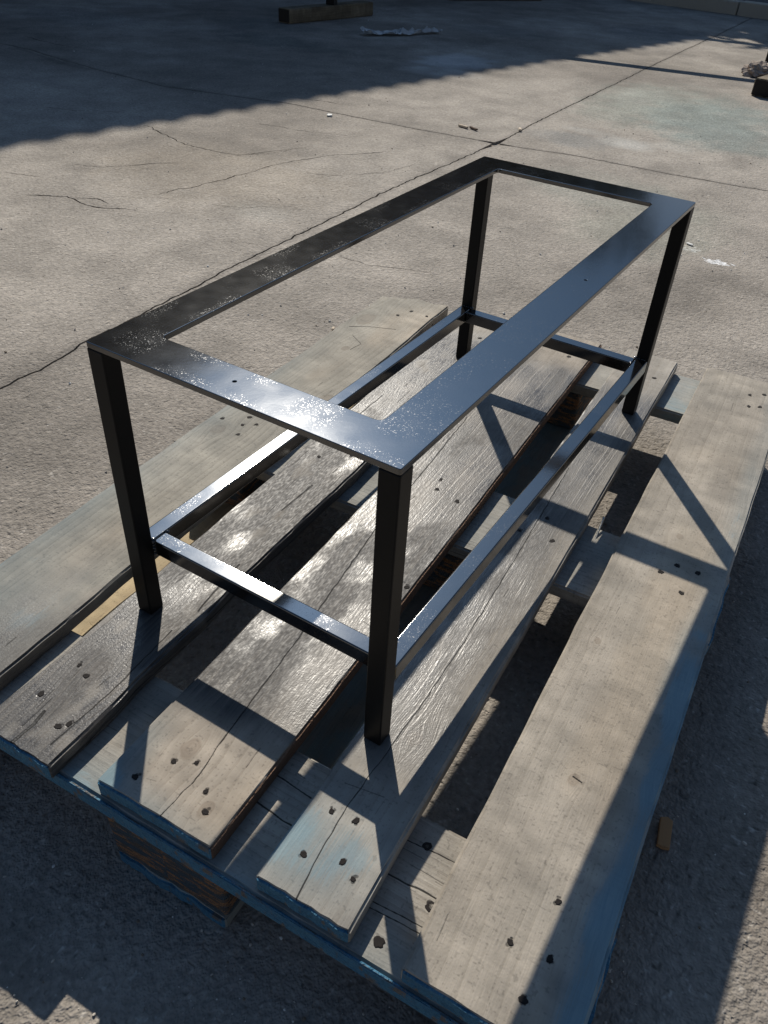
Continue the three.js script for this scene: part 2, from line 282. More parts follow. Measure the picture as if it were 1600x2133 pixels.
// o: L, W, seed, base colours, knots [s,t,r], cracks [[s,t]...], blue(s,t), spray(s,t), saw
function woodMaps(o) {
  const w = 2048, h = o.h ?? 256, col = new Uint8Array(w * h * 4), rgh = new Uint8Array(w * h * 4), bmp = new Uint8Array(w * h * 4);
  const crack = new Float32Array(w * h);
  const r = rng(o.seed * 101 + 7), px = w / o.L, py = h / o.W, S0 = o.seed * 13.7;
  const stamp = (s, t, rad, v) => {
    const ci = s * px, cj = t * py, ri = rad * px, rj = rad * py;
    for (let j = Math.max(0, Math.floor(cj - rj - 1)); j <= Math.min(h - 1, cj + rj + 1); j++) for (let i = Math.max(0, Math.floor(ci - ri - 1)); i <= Math.min(w - 1, ci + ri + 1); i++) {
      const q = Math.hypot((i - ci) / Math.max(0.8, ri), (j - cj) / Math.max(0.8, rj)); const k = j * w + i; if (q < 1.2) crack[k] = Math.max(crack[k], v * clamp((1.2 - q) * 2.2));
    }
  };
  const line = (pts, wd, v, amp = 0.0012) => {
    for (let i = 0; i + 1 < pts.length; i++) { const [as, at] = pts[i], [bs, bt] = pts[i + 1], n = Math.ceil(Math.hypot(bs - as, bt - at) / 0.0006);
      for (let k = 0; k <= n; k++) { const f = k / n, s = as + (bs - as) * f, t = at + (bt - at) * f; stamp(s, t + amp * (2 * vn(s * 90 + S0, i * 3.3) - 1), wd * (0.5 + vn(s * 60, S0)), v); } }
  };
  for (const c of o.cracks ?? []) line(c.p, (c.w ?? 0.0009) * 0.62, c.v ?? 1, 0.0007);
  for (let k = 0; k < (o.checks ?? 14); k++) { const s = r() * o.L, t = r() * o.W, l = 0.01 + 0.05 * r() * r(); line([[s, t], [s + l, t + (r() - 0.5) * 0.003]], 0.0002 + 0.0003 * r(), 0.2 + 0.4 * r(), 0.0004); }
  for (let k = 0; k < (o.nicks ?? 5); k++) { const s = r() * o.L, t = r() * o.W, l = 0.003 + 0.008 * r(); line([[s, t], [s + (r() - 0.5) * 0.006, t + l]], 0.0003, 0.25 + 0.3 * r(), 0.0004); }
  const holes = o.nails ?? [];
  for (const [s, t] of holes) for (let k = 0; k < 9; k++) stamp(s + (r() - 0.5) * 0.0075, t + (r() - 0.5) * 0.0045, 0.0006 + 0.0014 * r(), 0.5 + 0.4 * r());
  for (let j = 0; j < h; j++) for (let i = 0; i < w; i++) {
    const s = (i + 0.5) / px, t = (j + 0.5) / py;
    let tt = t + 0.010 * (vn(s * 2.2 + S0, t * 9) - 0.5) + 0.004 * (vn(s * 11 + S0, t * 30 + 4) - 0.5), knot = 0, ringK = 0;
    for (const [ks, kt, kr] of o.knots ?? []) {
      const ds = s - ks, dt = t - kt, f = Math.exp(-(ds * ds) / (9 * kr * kr)); if (f < 0.01) continue;
      const sg = dt < 0 ? -1 : 1; tt -= sg * kr * 1.3 * f * Math.exp(-Math.abs(dt) / (2.5 * kr));
      const q = Math.hypot(ds * 0.72, dt) / kr * (0.8 + 0.5 * vn(s * 110 + S0, t * 150)); if (q < 1.15) { const m = sstep(1.12, 0.85, q); knot = Math.max(knot, m); ringK = 0.5 + 0.5 * Math.sin(q * 17 + 2 * vn(s * 200, t * 200)); }
    }
    const ph = tt / (o.ring ?? 0.0085) + 1.6 * vn(s * 3 + S0, tt * 60), ringv = ph - Math.floor(ph);
    let late = Math.pow(ringv, 2.2) * (0.55 + 0.9 * vn(s * 9 + S0, tt * 220)) ;
    const fibre = vn(s * 38 + S0, tt * 1300) * 0.55 + vn(s * 120, tt * 2400 + S0) * 0.45, blotch = fbm(s * 7 + S0, t * 16 + S0, 4), grime = fbm(s * 20 + S0, t * 30 + 50, 3);
    const saw = (o.saw ?? 0.15) * (vn(s * 420 + 9 * t + S0, t * 40) - 0.5) * vn(s * 20, t * 9 + S0) + (o.saw ?? 0.15) * 5 * Math.max(0, vn(s * 150 + 5 * t + S0, t * 11 + 7) - 0.80) * sstep(0.4, 0.7, vn(s * 600, t * 260));
    late = late * (1 - knot) * (o.grain ?? 0.75) + knot * (0.45 + 0.35 * ringK);
    let c = mixc(o.light, o.dark, clamp(late * 0.55 + 0.45 * (1 - fibre) - 0.12 + 0.5 * (blotch - 0.5)));
    c = mixc(c, o.warm ?? [0.385, 0.318, 0.24], clamp(1.5 * sstep(0.5, 0.72, fbm(s * 4 + S0 + 9, t * 10, 3)) * (o.warmth ?? 0.35)));
    if (knot) c = mixc(c, [0.17, 0.115, 0.075], knot * 0.26);
    { const mt = fbm(s * 13 + S0, t * 18, 3), sm = fbm(s * 60 + S0, t * 34 + 9, 3), dt = sstep(0.74, 0.95, vn(s * 520 + S0, t * 470)) * 0.3; const k = (0.70 + 0.60 * mt) * (1 + 0.5 * (sm - 0.5)) * (1 - dt); c = [c[0] * k, c[1] * k, c[2] * k]; }
    const bl = o.blue ? clamp(o.blue(s, t) * (0.42 + 0.25 * sstep(0.35, 0.65, blotch)) + sstep(0.42, 0.6, o.blue(s, t) * 0.66 + 0.6 * (grime - 0.5) + 0.3 * (fibre - 0.5)) * 0.45 * sstep(0, 0.4, o.blue(s, t))) : 0;
    c = mixc(c, mixc(BLUE, [0.29, 0.36, 0.36], 0.35 * fibre + 0.55 * blotch), bl);
    const sp = o.spray ? clamp(o.spray(s, t, blotch, grime)) : 0;
    c = mixc(c, [0.035 + 0.05 * fibre, 0.033 + 0.046 * fibre, 0.032 + 0.043 * fibre], sp * (0.74 + 0.26 * (1 - late)));
    const ck = crack[j * w + i], dk = (1 - 0.9 * ck) * (0.84 + 0.3 * grime) * (1 - 0.6 * Math.max(0, saw));
    const k = (j * w + i) * 4;
    col[k] = e8(c[0] * dk); col[k + 1] = e8(c[1] * dk); col[k + 2] = e8(c[2] * dk); col[k + 3] = 255;
    const ro = 0.80 - 0.08 * bl + (sp ? -sp * (0.50 - 0.30 * sstep(0.40, 0.60, blotch * 0.7 + grime * 0.3) + 0.22 * (vn(s * 240 + S0, t * 700) - 0.5)) : 0) + 0.15 * ck; rgh[k] = rgh[k + 1] = rgh[k + 2] = clamp(ro) * 255; rgh[k + 3] = 255;
    const hgt = 0.62 + 0.16 * (1 - late) + 0.20 * (fibre - 0.5) + 0.3 * (blotch - 0.5) * 0.5 + saw * 0.55 + 0.10 * (vn(s * 760, t * 760) - 0.5) + 0.10 * sp * (vn(s * 900, t * 1300) - 0.5) - 0.6 * ck + 0.1 * knot;
    bmp[k] = bmp[k + 1] = bmp[k + 2] = clamp(hgt) * 255; bmp[k + 3] = 255;
  }
  return { map: dataTex(col, w, h, true, THREE.MirroredRepeatWrapping), roughnessMap: dataTex(rgh, w, h, false, THREE.MirroredRepeatWrapping), bumpMap: dataTex(bmp, w, h, false, THREE.MirroredRepeatWrapping) };
}
const woodMaterial = (o) => new THREE.MeshPhysicalMaterial({ ...woodMaps(o), roughness: 1, bumpScale: o.bump ?? 0.0009, ior: o.ior ?? 1.45 });
// end grain, blue paint worn through; one small tile
const paintTile = (() => {
  const n = 512, d = new Uint8Array(n * n * 4);
  for (let y = 0; y < n; y++) for (let x = 0; x < n; x++) {
    const a = fbm(x / 26, y / 60, 4), b = vn(x / 3.1, y / 7), m = sstep(0.56, 0.70, a + 0.14 * (b - 0.5));
    let c = mixc([0.035, 0.14, 0.25], [0.07, 0.21, 0.31], fbm(x / 40 + 9, y / 40, 3)); c = mixc(c, [0.16, 0.115, 0.075], m * 0.8);
    const k = (y * n + x) * 4, f = 0.8 + 0.35 * b; d[k] = e8(c[0] * f); d[k + 1] = e8(c[1] * f); d[k + 2] = e8(c[2] * f); d[k + 3] = 255;
  }
  const t = dataTex(d, n, n, true); t.repeat.set(5, 5); return t;
})();
const endBlue = new THREE.MeshStandardMaterial({ map: paintTile, roughness: 0.75, bumpMap: bumpTile, bumpScale: 0.004 });
const endDark = new THREE.MeshStandardMaterial({ color: new THREE.Color().setRGB(0.10, 0.08, 0.06), roughness: 0.9, bumpMap: bumpTile, bumpScale: 0.005 });
const sideBrown = new THREE.MeshStandardMaterial({ color: new THREE.Color().setRGB(0.20, 0.115, 0.07), roughness: 0.85, bumpMap: bumpTile, bumpScale: 0.003 });

function boardShape(W, T, L, o = {}) {
  const seed = o.seed ?? 1, nx = 12, ny = 3, nz = o.nz ?? Math.max(24, Math.round(L / 0.009)), c = o.chamfer ?? 0.0028;
  const g = new THREE.BoxGeometry(W, T, L, nx, ny, nz), p = g.attributes.position, uv = g.attributes.uv, nrm = g.attributes.normal;
  const remap = (v, half, n) => { const k = Math.round((v / (2 * half) + 0.5) * n); return k === 0 ? -half : k === n ? half : k === 1 ? -half + c : k === n - 1 ? half - c : -half + c + (k - 1) / (n - 2) * (2 * half - 2 * c); };
  for (let i = 0; i < p.count; i++) {
    let x = remap(p.getX(i), W / 2, nx), y = remap(p.getY(i), T / 2, ny), z = remap(p.getZ(i), L / 2, nz);
    const s = L / 2 - z, t = x + W / 2, ex = Math.abs(x) > W / 2 - 1e-6, ey = Math.abs(y) > T / 2 - 1e-6, ez = Math.abs(z) > L / 2 - 1e-6;
    const rag = 0.55 + 0.9 * vn(s * 60 + seed * 9, (x > 0 ? 1 : 0) * 7.7 + (y > 0 ? 3.3 : 0)), ragE = 0.55 + 1.0 * vn(t * 150 + seed * 5, z > 0 ? 2.2 : 8.8);
    const sx = Math.sign(x), sy = Math.sign(y), sz = Math.sign(z);
    if (ex && ey) { x -= sx * c * 0.75 * rag; y -= sy * c * 0.75 * rag; }
    if (ez && ey) { z -= sz * c * 0.75 * ragE; y -= sy * c * 0.75 * ragE; }
    if (ex && ez) { x -= sx * c * 0.5; z -= sz * c * 0.5; }
    // wandering edges and ends, a little cup and twist
    const side = x / (W / 2);
    x += side * side * side * ((o.wander ?? 0.0022) * (fbm(s * 9 + seed * 3, side > 0 ? 1.5 : 6.5, 3) - 0.5) * 2 + (o.edge ? o.edge(s, side) : 0));
    const endW = Math.max(0, Math.abs(z) / (L / 2) - 0.97) / 0.03;
    z += sz * endW * ((o.endRag ?? 0.0025) * (fbm(t * 120 + seed, sz * 3 + 5, 3) - 0.5) * 2 + (o.end ? o.end(t, sz) : 0));
    y += (o.cup ?? 0.0006) * side * side * 0 + 0.0007 * (fbm(s * 5 + seed, t * 12, 2) - 0.5) * 2 * (o.wave ?? 1);
    p.setXYZ(i, x, y, z);
    const ax = Math.abs(nrm.getX(i)), az = Math.abs(nrm.getZ(i));
    if (az > 0.5) uv.setXY(i, x, y); else uv.setXY(i, s / L, (t + (ax > 0.5 ? (T / 2 - y) * Math.sign(nrm.getX(i)) : 0)) / W);
  }
  const groups = g.groups.map((q) => ({ ...q }));
  const out = toCreasedNormals(g, 0.6);
  out.clearGroups(); for (const q of groups) out.addGroup(q.start, q.count, q.materialIndex);
  return out;
}
const pallet = thing('wooden_pallet', 'weathered blue painted wooden pallet lying on the concrete under the black steel frame', 'pallet', [PX, 0, PZ], PTH);
const nailMat = new THREE.MeshStandardMaterial({ color: new THREE.Color().setRGB(0.010, 0.007, 0.006), roughness: 0.9 });
const nailRim = (k) => {
  const r = rng(k * 31 + 3), g = new THREE.LatheGeometry([[0.0001, 0.0002], [0.0030, 0.0003], [0.0042, 0.0004], [0.0052, -0.0012]].map(([a, b]) => new THREE.Vector2(a, b)), 16), p = g.attributes.position;
  for (let i = 0; i < p.count; i++) { const a = Math.atan2(p.getZ(i), p.getX(i)), f = 0.78 + 0.55 * vn(3 + Math.cos(a) * 2.2 + k * 5, 3 + Math.sin(a) * 2.2); p.setX(i, p.getX(i) * f * 0.95); p.setZ(i, p.getZ(i) * f * (1 + 0.2 * r() * 0)); }
  g.computeVertexNormals(); return g;
};
const NAILS = [0, 1, 2, 3, 4].map(nailRim);
let nailCount = 0;
// spray: paint that missed the frame and fell on the boards round it
const sprayAt = (X, S, n) => { const [x, z] = palletWorld(X, -S); const e = 0.035 * (n - 0.5) * 2.4; return sstep(-0.055, 0.005, x + e) * sstep(0.40, 0.33, x + e) * sstep(0.135, 0.06, z + e) * sstep(-0.90, -0.82, z + e); };
const GREY = { light: [0.44, 0.385, 0.315], dark: [0.25, 0.21, 0.165] };
const DECK = [
  { X: [0.008, 0.148], S: [0.002, 1.165], seed: 1, dx: 0.004, light: [0.345, 0.312, 0.256], dark: [0.185, 0.162, 0.125], warmth: 0.42, ring: 0.011, saw: 0.12,
    knots: [[0.557, 0.036, 0.011], [1.028, 0.03, 0.02], [0.722, 0.128, 0.014], [0.325, 0.136, 0.012], [0.9, 0.06, 0.008]], nails: [[0.612, 63], [0.588, 67], [0.601, 85], [0.563, 78], [0.586, 29], [1.08, 82], [1.112, 96], [1.11, 132], [0.06, 60], [0.05, 95]],
    cracks: [{ p: [[0.98, 0.02], [1.0, 0.05], [1.02, 0.1]], w: 0.0016, v: 1 }, { p: [[0.9, 0.07], [0.93, 0.075], [0.95, 0.045]], w: 0.001 }],
    blue: (s, t) => 0.6 * Math.exp(-t / 0.03) * sstep(1.0, 0.6, s) + 0.55 * sstep(0.30, 0.1, s) * sstep(0.1, 0.02, Math.abs(t - 0.075)) + 0.12 * vn(s * 6, t * 14) , spray: (s, t, n, gr) => 0.85 * sprayAt(0.008 + t, s, n) + 0.8 * sstep(0.26, 0.08, s + 0.1 * (gr - 0.5)) * sstep(0.02, 0.1, t + 0.08 * (n - 0.5)),
    end: (t, sz) => (sz < 0 ? -0.03 * sstep(0.07, 0.0, t) + 0.016 * (t / 0.14) + 0.014 * (vn(t * 90, 3) - 0.5) : 0) },
  { X: [0.182, 0.279], S: [-0.006, 1.2], seed: 2, dx: -0.001, light: [0.36, 0.325, 0.275], dark: [0.19, 0.16, 0.13], warmth: 0.1, ring: 0.0075, saw: 0.05, bump: 0.0009, grain: 1, checks: 60,
    knots: [[0.113, 0.054, 0.013], [0.559, 0.073, 0.016], [0.596, 0.085, 0.012], [0.437, 0.04, 0.008], [0.85, 0.05, 0.012], [0.28, 0.07, 0.009]], nails: [[0.103, 211], [0.096, 228], [0.054, 206], [0.034, 252], [0.042, 259], [1.083, 259], [0.58, 215], [0.61, 255]],
    cracks: [{ p: [[0.0, 0.045], [0.03, 0.047], [0.045, 0.044]], w: 0.0022 }, { p: [[0.02, 0.08], [0.12, 0.084], [0.2, 0.08]], w: 0.001 }, { p: [[0.24, 0.085], [0.33, 0.078]], w: 0.0016 }, { p: [[0.45, 0.06], [0.52, 0.064]], w: 0.0016 }, { p: [[0.66, 0.02], [0.8, 0.026]], w: 0.001 }],
    blue: (s, t) => 0.5 * sstep(0.02, 0.0, s), spray: (s, t, n, gr) => (0.92 + 0.5 * (n - 0.5)) * sstep(1.14, 1.06, s) * (0.6 + 0.5 * sstep(0.3, 0.5, gr + 0.2 * n)) },
  { X: [0.328, 0.467], S: [0.008, 1.2], seed: 3, dx: 0.002, ...GREY, light: [0.385, 0.335, 0.275], warmth: 0.35, ring: 0.016, saw: 0.08,
    knots: [[0.075, 0.055, 0.010], [0.03, 0.11, 0.007]], nails: [[0.062, 378], [0.072, 398], [0.03, 358], [0.052, 426], [0.035, 439], [0.628, 397], [0.604, 403], [0.594, 439], [0.402, 459], [1.13, 360], [1.11, 430]],
    cracks: [{ p: [[0.0, 0.078], [0.053, 0.081], [0.09, 0.076], [0.168, 0.07], [0.24, 0.065], [0.48, 0.042], [0.665, 0.036], [0.8, 0.03]], w: 0.0009 }],
    blue: (s, t) => 0.85 * sstep(0.035, 0.0, s + 0.03 * (t - 0.06) * 3) * 0.6 + 0.75 * sstep(0.04, 0.0, t) * sstep(0.13, 0.03, s), spray: (s, t, n) => sprayAt(0.328 + t, s, n) * (0.80 + 0.8 * (n - 0.3)) * sstep(0.08, 0.15, s + 0.06 * (n - 0.5)) },
  { X: [0.515, 0.612], S: [0.008, 1.21], seed: 4, ior: 1.6, dx: 0.001, ...GREY, light: [0.36, 0.33, 0.285], warmth: 0.1, ring: 0.012, saw: 0.06,
    knots: [[0.2, 0.055, 0.008], [0.56, 0.05, 0.006], [1.06, 0.03, 0.012]], nails: [[0.096, 540], [0.099, 565], [0.047, 541], [0.059, 575], [0.05, 591], [0.585, 585], [0.582, 539], [0.628, 562], [1.12, 588], [1.15, 545]],
    cracks: [{ p: [[0.0, 0.043], [0.043, 0.038], [0.10, 0.035], [0.242, 0.042], [0.346, 0.044], [0.539, 0.04], [0.754, 0.033]], w: 0.0008 }, { p: [[0.12, 0.02], [0.126, 0.06]], w: 0.0006, v: 0.7 }],
    blue: (s, t) => 0.85 * sstep(0.15, 0.05, s) * (0.5 + 0.5 * sstep(0.09, 0.05, t)) * (0.45 + 0.55 * sstep(0.0, 0.03, s)), spray: (s, t, n) => 1.1 * sprayAt(0.515 + t - 0.02, s, n) * (0.68 + 0.7 * (n - 0.3)) * sstep(0.11, 0.18, s + 0.05 * (n - 0.5)) },
  { X: [0.663, 0.808], S: [0.005, 1.225], seed: 5, dx: 0.001, light: [0.37, 0.325, 0.268], dark: [0.205, 0.175, 0.135], warmth: 0.42, ring: 0.019, saw: 0.22, grain: 0.5, checks: 4, nicks: 3, bump: 0.0012,
    knots: [[0.243, 0.066, 0.006], [0.436, 0.03, 0.004], [0.685, 0.07, 0.005], [0.29, 0.14, 0.010], [0.36, 0.126, 0.008]], nails: [[0.603, 728], [0.627, 743], [0.627, 770], [0.577, 760], [0.124, 756], [0.071, 732], [0.075, 766], [0.035, 758], [1.157, 750], [1.172, 772], [1.114, 755], [1.123, 772]],
    cracks: [{ p: [[0.245, 0.064], [0.243, 0.073]], w: 0.0012 }],
    blue: (s, t) => 0.95 * sstep(0.105, 0.135, t + 0.012 * (vn(s * 14, 3) - 0.5)) * (0.35 + 0.65 * sstep(0.62, 0.35, s)) + 0.12 * vn(s * 9, t * 9) },
];
const lift = 0.1441;
for (const d of DECK) {
  const W = d.X[1] - d.X[0], L = d.S[1] - d.S[0], cx = (d.X[0] + d.X[1]) / 2, cs = (d.S[0] + d.S[1]) / 2;
  d.L = L; d.W = W; const nails = d.nails; d.nails = nails.map(([s, x]) => [s - d.S[0], x / 1000 - d.X[0]]);
  const mat = woodMaterial(d), g = boardShape(W, 0.022, L, { seed: d.seed, end: d.end, wander: d.seed < 3 ? 0.005 : 0.0018, endRag: 0.0016 });
  const m = mesh('deck_board', g, [d.seed === 3 ? sideBrown : mat, mat, mat, mat, endBlue, endDark], pallet);
  m.position.set(cx, lift - 0.011, -cs); m.rotation.y = d.dx * 0.4;
  for (const [s, t] of d.nails) {
    const y = 0.011 + 0.0007 * (fbm(s * 5 + d.seed, t * 12, 2) - 0.5) * 2, n = mesh('nail_head', NAILS[nailCount++ % 5], nailMat, m);
    n.position.set(t - W / 2, y, L / 2 - s); n.rotation.y = nailCount * 1.7; n.scale.setScalar(0.46 + 0.36 * vn(nailCount * 3.3, 2)); n.scale.z *= 1.2; n.scale.y = 1;
  }
}
// cross boards under the deck
const CROSS_B = [{ s0: 0.004, s1: 0.149, seed: 11 }, { s0: 0.530, s1: 0.676, seed: 12 }, { s0: 1.060, s1: 1.205, seed: 13 }];
for (const c of CROSS_B) {
  const W = c.s1 - c.s0, L = 0.812;
  const mat = woodMaterial({ L, W, seed: c.seed, light: [0.35, 0.318, 0.27], dark: [0.2, 0.172, 0.142], warmth: 0.2, ring: 0.010, saw: 0.1, bump: 0.0012, checks: 40,
    cracks: c.seed === 11 ? [{ p: [[0.10, 0.075], [0.16, 0.078], [0.30, 0.07], [0.45, 0.083]], w: 0.0012 }, { p: [[0.13, 0.118], [0.30, 0.108]], w: 0.0008 }, { p: [[0.14, 0.05], [0.24, 0.045]], w: 0.0007 }, { p: [[0.12, 0.045], [0.22, 0.04]], w: 0.0007 }, { p: [[0.25, 0.1], [0.42, 0.115]], w: 0.001 }] : [],
    blue: (s, t) => (c.seed === 11 ? 0.45 * sstep(0.05, 0.0, t) + 0.35 * sstep(0.1, 0.6, s) * 0.6 : c.seed === 13 ? 0.6 * sstep(0.45, 0.15, s) : 0.35), nails: c.seed === 11 ? [[0.182, 0.119], [0.153, 0.07], [0.179, 0.02]] : [] });
  // board runs across: built along z, turned
  const m = mesh('cross_board', boardShape(W, 0.0215, L, { seed: c.seed, wander: 0.002 }), [mat, mat, mat, mat, endBlue, endBlue], pallet);
  m.rotation.y = Math.PI / 2; m.position.set(0.406, 0.1113, -(c.s0 + c.s1) / 2);
  if (c.seed === 11) { // nails in the gap, s is measured from the right end
    for (const [s, t, k] of [[0.182, 0.119, 1.0], [0.153, 0.07, 1.25], [0.179, 0.02, 1.1]]) { const n = mesh('nail_head', NAILS[nailCount++ % 5], nailMat, m); n.position.set(t - W / 2, 0.0107, L / 2 - s); n.scale.set(k, 1, k); }
  }
}
// painted front edge of the front cross board
{ const g = boardShape(0.003, 0.0215, 0.815, { seed: 31, chamfer: 0.001, wander: 0.0004, wave: 0.4 }); const m = mesh('painted_edge', metricUV(g), endBlue, pallet); m.rotation.y = Math.PI / 2; m.position.set(0.406, 0.1106, -0.0022); }
// blocks and bottom boards
const blockTile = (() => {
  const n = 512, d = new Uint8Array(n * n * 4), b = new Uint8Array(n * n * 4);
  for (let y = 0; y < n; y++) for (let x = 0; x < n; x++) {
    const a = fbm(x / 44, y / 11, 5), q = fbm(x / 90 + 40, y / 26 + 9, 5), f = vn(x / 2.3, y / 2.1);
    let c = mixc([0.055, 0.085, 0.11], [0.10, 0.085, 0.07], sstep(0.35, 0.65, q)); c = mixc(c, mixc([0.26, 0.11, 0.045], [0.40, 0.22, 0.11], f), sstep(0.52, 0.62, a * 0.6 + q * 0.4 + 0.14 * (f - 0.5)));
    const k = (y * n + x) * 4; d[k] = e8(c[0]); d[k + 1] = e8(c[1]); d[k + 2] = e8(c[2]); d[k + 3] = 255; b[k] = b[k + 1] = b[k + 2] = 255 * clamp(0.6 * a + 0.4 * f); b[k + 3] = 255;
  }
  const map = dataTex(d, n, n, true), bumpMap = dataTex(b, n, n, false); map.repeat.set(6, 6); bumpMap.repeat.set(6, 6);
  return new THREE.MeshStandardMaterial({ map, bumpMap, bumpScale: 0.006, roughness: 0.95 });
})();
const blockShape = (w, h, l, seed) => { const g = new RoundedBoxGeometry(w, h, l, 4, 0.006); const p = g.attributes.position; for (let i = 0; i < p.count; i++) { const x = p.getX(i), y = p.getY(i), z = p.getZ(i); p.setXYZ(i, x + 0.004 * (vn(y * 50 + seed, z * 50) - 0.5), y, z + 0.004 * (vn(x * 50 + seed, y * 50) - 0.5)); } g.computeVertexNormals(); return metricUV(g); };
for (const s of [0.0765, 0.603, 1.1325]) for (const [x, w] of [[0.052, 0.1], [0.404, 0.145], [0.756, 0.1]]) mesh('block', blockShape(w, 0.0775, 0.143, s * 40 + x * 9), blockTile, pallet).position.set(x, 0.0610, -s);
const skidMat = woodMaterial({ L: 1.2, W: 0.1, seed: 17, light: [0.50, 0.40, 0.24], dark: [0.33, 0.25, 0.15], warmth: 0.2, ring: 0.014, saw: 0.1, checks: 10, blue: (s) => 0.8 * sstep(0.03, 0, s) });
const skidBlue = woodMaterial({ L: 1.2, W: 0.145, seed: 18, light: [0.36, 0.31, 0.24], dark: [0.2, 0.17, 0.13], warmth: 0.2, ring: 0.012, saw: 0.1, blue: () => 0.8 });
for (const [x, w, m] of [[0.052, 0.1, skidMat], [0.404, 0.143, skidBlue], [0.756, 0.1, skidMat]]) mesh('bottom_board', boardShape(w, 0.0205, 1.2, { seed: Math.round(x * 100), wander: 0.003 }), [m, m, m, m, endBlue, endBlue], pallet).position.set(x, 0.0112, -0.604);
// loose nail standing in the gap
{ const g = new THREE.CylinderGeometry(0.0014, 0.0012, 0.045, 8, 14), p = g.attributes.position; for (let i = 0; i < p.count; i++) { const k = 1 + 0.28 * (Math.round(p.getY(i) / 0.045 * 14 + 7) % 2); p.setX(i, p.getX(i) * k); p.setZ(i, p.getZ(i) * k); } g.computeVertexNormals();
  const n = mesh('nail', g, new THREE.MeshStandardMaterial({ color: new THREE.Color().setRGB(0.5, 0.5, 0.48), metalness: 0.9, roughness: 0.35 }), pallet); n.position.set(0.629, 0.1265, -0.667); n.rotation.set(-1.25, 0, 0.05); }

// ───────────────────────── black steel frame on the pallet ─────────────────────────
const peelTile = (() => {
  const n = 1024, d = new Uint8Array(n * n * 4), r = new Uint8Array(n * n * 4), P = 256;
  for (let y = 0; y < n; y++) for (let x = 0; x < n; x++) {
    const u = x / n, v = y / n, peel = vn(u * 64, v * 64, 64) * 0.45 + vn(u * 128 + 3, v * 128, 128) * 0.35, grit = Math.max(0, vn(u * 256 + 70, v * 256, 256) - 0.78 - 0.22 * sstep(0.7, 0.3, vn(u * 8 + 2, v * 8 + 3, 8))) * 2.4, fine = vn(u * 512, v * 512, 512);
    const k = (y * n + x) * 4, b = clamp(0.15 + 0.25 * peel + 0.7 * grit + 0.03 * fine) * 255; d[k] = d[k + 1] = d[k + 2] = b; d[k + 3] = 255;
    const ro = clamp(0.10 + 0.02 * vn(u * 16, v * 16, 16) + 0.35 * grit) * 255; r[k] = r[k + 1] = r[k + 2] = ro; r[k + 3] = 255;
  }
  const bump = dataTex(d, n, n, false), rough = dataTex(r, n, n, false); bump.repeat.set(5, 5); rough.repeat.set(5, 5);
  return { bump, rough };
})();
const blackPaint = new THREE.MeshPhysicalMaterial({ color: new THREE.Color().setRGB(0.005, 0.005, 0.0056), roughness: 1, roughnessMap: peelTile.rough, bumpMap: peelTile.bump, bumpScale: 0.000034, ior: 2.25 });
const satinPaint = new THREE.MeshPhysicalMaterial({ color: new THREE.Color().setRGB(0.006, 0.006, 0.0062), roughness: 0.42, specularIntensity: 0.4, bumpMap: peelTile.bump, bumpScale: 0.00003 });
const weldMat = new THREE.MeshPhysicalMaterial({ color: new THREE.Color().setRGB(0.01, 0.01, 0.011), roughness: 0.18, ior: 1.75 });
const blob = (r, x, y, z, sx = 1, sy = 1, sz = 1, seed = 0) => { const g = new THREE.IcosahedronGeometry(r, 3), p = g.attributes.position; for (let i = 0; i < p.count; i++) { const k = 0.8 + 0.4 * vn(p.getX(i) / r * 2 + 20 + seed, p.getY(i) / r * 2 + p.getZ(i) / r + 20); p.setXYZ(i, p.getX(i) * k * sx, p.getY(i) * k * sy, p.getZ(i) * k * sz); } const q = mergeVertices(g, 1e-6); q.computeVertexNormals(); return q.translate(x, y, z); };
